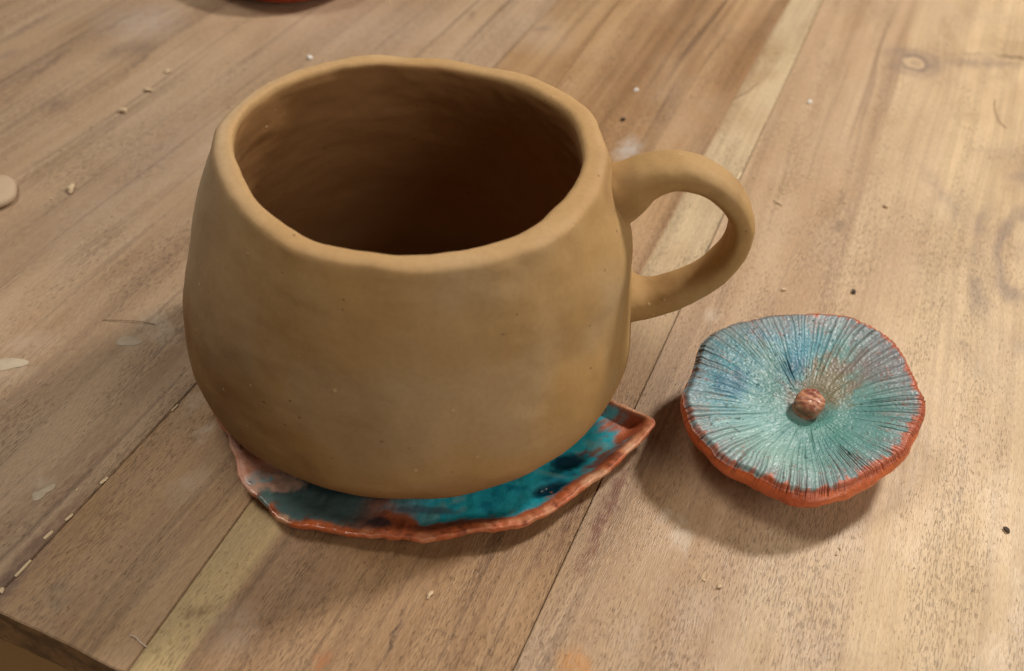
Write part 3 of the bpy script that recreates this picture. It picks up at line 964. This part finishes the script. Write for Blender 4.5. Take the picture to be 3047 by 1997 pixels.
smz, smr = blur(topz, 22), blur(topr, 12)
shell = [(0, 0), (.0004, -.0008), (.0007, -.0018), (.0007, -.0030), (.0002, -.0042), (-.0012, -.0056), (-.0036, -.0072), (-.0070, -.0088), (-.0110, -.0102), (-.0160, -.0112)]
shc = catmull(shell, 56)
rowsV = []
lob = fbm(ring, 3.2, 3, 52)
front_b = np.exp(-((((cd + 85) + 180) % 360 - 180) / 70) ** 2)
for k, (dr, dz) in enumerate(shc):
    t = k / 55.0
    w_ = float(smooth(.0, .10, np.array(t)))
    r_ = topr * (1 - w_) + smr * w_ + dr + (.0011 * lob * front_b + .0006 * front_b - .0010 * (1 - front_b)) * math.sin(math.pi * min(1, t * 1.6)) + .0002 * fbm(ring * (1 + .02 * k), 7, 2, 53)
    dz *= .72
    z_ = (topz * (1 - w_) + smz * w_) * (1 - t) - .0012 * t + dz * (1 + .10 * front_b)
    rowsV.append(C0 + (r_ * np.cos(ca))[:, None] * rt + (r_ * np.sin(ca))[:, None] * v2 + z_[:, None] * nz)
# close down onto the table
last = rowsV[-1]
cen = last.mean(0)
for t in (.75, .5, .25, .02):
    p = cen + (last - cen) * t
    p[:, 2] = .0002 + (last[:, 2] - .0002) * t ** 2
    rowsV.append(p)
SHV = np.vstack(rowsV)
SHV[:, 2] = np.maximum(SHV[:, 2], .0002)
tsh = np.repeat(np.arange(len(rowsV)), NA) / 59.0
shc_ = srgb(206, 106, 56) + (srgb(186, 88, 48) - srgb(206, 106, 56)) * np.clip(.5 + fbm(SHV, 170, 3, 54), 0, 1)[:, None]
gt = np.tile(gm_.reshape(NF, NA)[-1], len(rowsV))
cut = np.clip(gt * smooth(.16, .02, tsh + .08 * fbm(SHV, 400, 2, 55)), 0, 1)
shc_ = shc_ + (srgb(70, 46, 40) - shc_) * (cut * .8)[:, None]
n = N('orange_terracotta')
sp = n.noise(n.coord, 900, 3.0, .6)
col = n.mix(n.ramp(sp, .4, .75, 0, .3), n.attr()[0], srgb(160, 72, 40))
shell_mat = n.out(col, n.ramp(sp, .3, .7, .30, .46), n.bump(sp, .00025, .6), spec=.5)
mesh_obj('cap_shell', SHV - base, grid_faces(len(rowsV), NA), shell_mat, capt, shc_)

# stem stub: a broken-off, fibrous end
NT, NG = 40, 96
ga = np.arange(NG) * 2 * np.pi / NG
stv = []
sprof = catmull([(.0050, -.0030), (.0038, -.0016), (.0031, .0002), (.0033, .0018), (.0034, .0030), (.0030, .0041), (.0020, .0047), (.0010, .0049), (.0001, .0048)], NT)
for k in range(NT):
    stv.append(np.stack([sprof[k, 0] * np.cos(ga), sprof[k, 0] * np.sin(ga), np.full(NG, sprof[k, 1])], 1))
stv = np.vstack(stv)
sn = fbm(stv * (1, 1, .35), 900, 3, 61)
stv[:, :2] *= (1 + .13 * fbm(stv, 260, 3, 62) + .05 * sn)[:, None]
stv[:, 2] += .0004 * sn * smooth(.004, .0054, stv[:, 2]) + .0006 * fbm(stv, 350, 2, 63) * smooth(.003, .005, stv[:, 2])
tilt = np.array([.10, .05])
stv[:, 0] += stv[:, 2] * tilt[0]
fib = np.sin(stv @ np.array([1500., 3200., 1900.]) + 3 * fbm(stv, 500, 2, 66))
stv[:, :2] *= (1 + .018 * fib * smooth(.0005, .002, stv[:, 2]))[:, None]
stv[:, 2] += .00010 * fib * smooth(.003, .005, stv[:, 2])
stc = srgb(178, 112, 84) + (srgb(206, 160, 124) - srgb(178, 112, 84)) * np.clip(.4 + fbm(stv * (1, .25, 1), 700, 3, 64), 0, 1)[:, None]
stc = stc + (srgb(122, 62, 48) - stc) * np.clip(fbm(stv, 420, 3, 65) * 1.2 - .35 * fib, 0, 1)[:, None]
stc = stc + (srgb(96, 150, 140) - stc) * smooth(.0008, -.0008, stv[:, 2])[:, None]
SW = (C0 + (-.0020) * nz) + stv[:, :1] * rt + stv[:, 1:2] * v2 + stv[:, 2:3] * nz
mesh_obj('stem', SW - base, grid_faces(NT, NG), shell_mat, capt, stc)

# ------------------------------------------------------------------ things at the frame's edge
n = N('red_clay')
red_mat = n.out(n.mix(n.noise(n.coord, 120, 3.0), srgb(160, 62, 34), srgb(190, 84, 48)), .4, spec=.5)
pc = at(860, 1, .0045)
pd = (pc - CAM)[:2] / np.linalg.norm((pc - CAM)[:2]) * .031
bowl_prof = catmull([(.0, .0), (.020, .0), (.026, .0012), (.031, .0045), (.034, .009), (.0350, .013), (.0346, .0145), (.0332, .0145), (.032, .012), (.028, .006), (.02, .0035), (.0, .003)], 48)
ga = np.arange(96) * 2 * np.pi / 96
BV = np.vstack([np.stack([r_ * np.cos(ga), r_ * np.sin(ga), np.full(96, max(z_, 0))], 1) for r_, z_ in bowl_prof])
BV[:, :2] *= (1 + .03 * fbm(BV, 60, 2, 71))[:, None]
bowl = mesh_obj('clay_dish', BV, grid_faces(48, 96), red_mat)
bowl.location = (pc[0] + pd[0], pc[1] + pd[1], .0002)
tag(bowl, 'glossy red clay dish cut off by the top edge behind the mug', 'dish')

n = N('pale_clay')
pale_mat = n.out(n.mix(n.noise(n.coord, 260, 3.0), srgb(178, 154, 126), srgb(194, 170, 142)), .75, n.bump(n.noise(n.coord, 500, 3.0), .0003, .5))
tip = at(34, 560, .002)
out2 = []
for t in np.linspace(0, 2 * np.pi, 48, endpoint=False):
    x, y = math.cos(t), math.sin(t)
    x = math.copysign(abs(x) ** .7, x) * .016
    y = math.copysign(abs(y) ** .7, y) * .0095
    out2.append((x, y))
out2 = np.array(out2)
rowsT = []
for sc2, z_ in ((.02, .0), (.9, .0), (.98, .0005), (1.0, .0013), (.97, .0022), (.90, .0027), (.6, .0028), (.02, .0028)):
    rowsT.append(np.column_stack([out2 * sc2, np.full(48, z_)]))
TV = np.vstack(rowsT)
TV[:, 2] += .0002 * fbm(TV, 150, 2, 72) * (TV[:, 2] > .002)
tool = mesh_obj('clay_slab', TV, grid_faces(8, 48), pale_mat)
d_ = at(0, 590, .002) - at(40, 552, .002)
ang_ = math.radians(222)
tool.rotation_euler = (0, 0, ang_)
tool.location = (tip[0] + .0145 * math.cos(ang_), tip[1] + .0145 * math.sin(ang_), .0002)
tag(tool, 'flat pale clay slab with rounded end at the left edge of the photo', 'clay piece')


# dried drops stuck to the board
n = N('dried_slip')
drop_mat = n.out(n.mix(n.noise(n.coord, 600, 3.0), srgb(174, 156, 132), srgb(196, 180, 156)), .6)


def drop(px, py, rx, ry, rot, h):
    p = at(px, py)
    V_ = []
    m = 28
    for s_, z_ in ((1.0, .00005), (.93, .2), (.78, .55), (.45, .9), (.02, 1.0)):
        for j in range(m):
            t = 2 * math.pi * j / m
            w_ = 1 + .14 * math.sin(2 * t + px) + .10 * math.sin(3 * t + py)
            V_.append((rx * s_ * w_ * math.cos(t), ry * s_ * w_ * math.sin(t), z_ * h if z_ > .001 else z_))
    V_ = np.array(V_)
    c_, s2 = math.cos(math.radians(rot)), math.sin(math.radians(rot))
    V_[:, :2] = V_[:, :2] @ np.array([[c_, s2], [-s2, c_]])
    o = mesh_obj('dried_drop', V_ + np.array([p[0], p[1], .00005]), grid_faces(5, m), drop_mat, table)
    o['label'] = 'pale dried slip drop stuck to the wood'


drop(383, 1016, .0019, .0030, -55, .0004)
drop(22, 1084, .0022, .0046, -62, .0005)
drop(136, 1458, .0011, .0022, -30, .0004)
drop(115, 1474, .0012, .0016, -30, .00025)

# crumbs of dry clay
n = N('crumb_clay')
crumb_mat = n.out(n.mix(n.noise(n.coord, 900, 2.0), srgb(186, 156, 116), srgb(220, 200, 168)), .8)
n = N('crumb_white')
crumb_white = n.out(n.mix(n.noise(n.coord, 900, 2.0), srgb(226, 222, 214), srgb(246, 244, 240)), .7)
n = N('crumb_dark')
crumb_dark = n.out(n.mix(n.noise(n.coord, 900, 2.0), srgb(46, 38, 30), srgb(86, 68, 52)), .8)


def crumb_mesh(seed, mat):
    bm = bmesh.new()
    bmesh.ops.create_icosphere(bm, subdivisions=2, radius=1.0)
    P = np.array([v.co[:] for v in bm.verts])
    k = 1 + .75 * fbm(P + seed * 3.1, 1.3, 3, seed)
    for v, s_ in zip(bm.verts, k):
        v.co *= s_
        v.co.z *= .72
    me = bpy.data.meshes.new('clay_crumb')
    bm.to_mesh(me)
    bm.free()
    me.materials.append(mat)
    return me


CM = {m: [crumb_mesh(s_ + 10 * i, mt) for s_ in range(4)] for i, (m, mt) in enumerate((('c', crumb_mat), ('w', crumb_white), ('d', crumb_dark)))}
CRUMBS = [  # pixel, size across (m), stretch, kind, label
    (497, 213, .0022, 1.1, 'c', 'pale round clay crumb above and left of the mug rim'),
    (440, 267, .0024, 1.4, 'c', 'oblong cream clay crumb on the wood left of the mug rim'),
    (366, 330, .0025, 1.3, 'c', 'chunky tan clay crumb between the mug and the left edge'),
    (922, 171, .0024, 1.0, 'w', 'bright white crumb just behind the top of the mug rim'),
    (210, 562, .0026, 1.9, 'c', 'largest cream clay crumb beside the clay slab at left'),
    (2410, 303, .0018, 1.3, 'w', 'white crumb on the wide plank right of the pale streak'),
    (1893, 268, .0017, 1.3, 'w', 'white crumb behind the right side of the mug rim'),
    (1853, 355, .0019, 1.3, 'd', 'black speck on the wood above the mug handle'),
    (1278, 1770, .0011, 2.2, 'c', 'seed shaped tan crumb lying in front of the saucer'),
    (2140, 1745, .0012, 1.2, 'c', 'tan crumb below the mushroom cap shadow'),
    (2996, 1577, .0014, 1.4, 'd', 'dark grey chip standing in for a small hole near the right edge'),  # chip added in place of a small hole in the wood
    (2637, 612, .0018, 1.5, 'c', 'pale crumb right of the handle, farthest right of the scatter'),
    (2316, 603, .0012, 3.2, 'c', 'long thin pale crumb just right of the handle'),
    (2331, 861, .0014, 1.3, 'c', 'pale crumb between the handle and the mushroom cap'),
    (2540, 868, .0015, 1.5, 'd', 'small dark speck above the mushroom cap'),
]
for x, y in ((510, 290), (820, 200), (152, 592), (38, 345), (6, 362), (2540, 493), (2408, 530), (2295, 562), (2331, 575), (2334, 562), (2513, 602),
             (2243, 528), (2489, 1650), (2500, 1632), (2095, 1727), (1160, 8)):
    CRUMBS.append((x, y, .0006 + .0003 * random.random(), 1.0 + .7 * random.random(), 'c', None))
for i, (x, y, sz, st, kind, label) in enumerate(CRUMBS):
    p = at(x, y, sz * .25)
    o = bpy.data.objects.new('clay_crumb', CM[kind][i % 4])
    COL.objects.link(o)
    sz *= .85
    o.scale = (sz * .5 * st, sz * .5, sz * .5)
    o.rotation_euler = (0, 0, random.uniform(0, 3.1) if label is None or 'thin' not in label else math.radians(150))
    o.location = (p[0], p[1], sz * .5 * .62)
    tag(o, label or 'tiny pale clay crumb scattered loose on the table top', 'crumb', 'clay crumbs on the table')

# fibres
n = N('dark_fibre')
fib_d = n.out(srgb(122, 94, 70), .6)
n = N('pale_fibre')
fib_l = n.out(srgb(220, 200, 186), .6)


def fibre(pts, rad, mat, label):
    P = catmull([at(x, y, .0002 + z) for x, y, z in pts], 24)
    cu = bpy.data.curves.new('fibre', 'CURVE')
    cu.dimensions = '3D'
    cu.bevel_depth = rad
    cu.bevel_resolution = 2
    sp_ = cu.splines.new('POLY')
    sp_.points.add(len(P) - 1)
    for q_, v in zip(sp_.points, P):
        q_.co = (v[0], v[1], v[2], 1)
    tmp = bpy.data.objects.new('tmp', cu)
    COL.objects.link(tmp)
    me = bpy.data.meshes.new_from_object(tmp.evaluated_get(bpy.context.evaluated_depsgraph_get()))
    bpy.data.objects.remove(tmp)
    me.materials.clear()
    me.materials.append(mat)
    o = bpy.data.objects.new('fibre', me)
    COL.objects.link(o)
    tag(o, label, 'fibre', 'loose fibres on the table')


fibre([(305, 952, 0), (352, 953, .0002), (410, 956, .0003), (461, 965, 0)], .00008, fib_d, 'thin dark hair on the wood left of the mug')
fibre([(386, 1890, 0), (404, 1897, .0003), (420, 1913, .0004), (438, 1926, 0)], .00012, fib_l, 'short pale hair near the front table edge at lower left')
fibre([(2961, 296, 0), (2962, 330, .0002), (2975, 362, .0003), (2995, 381, 0)], .0001, fib_d, 'thin dark hair on the wide plank near the right edge')
fibre([(2187, 292, 0), (2220, 275, .0003), (2263, 243, 0)], .0001, fib_d, 'thin curved fibre standing in for a scratch on the pale streak above the handle')  # fibre added in place of a scratch in the wood
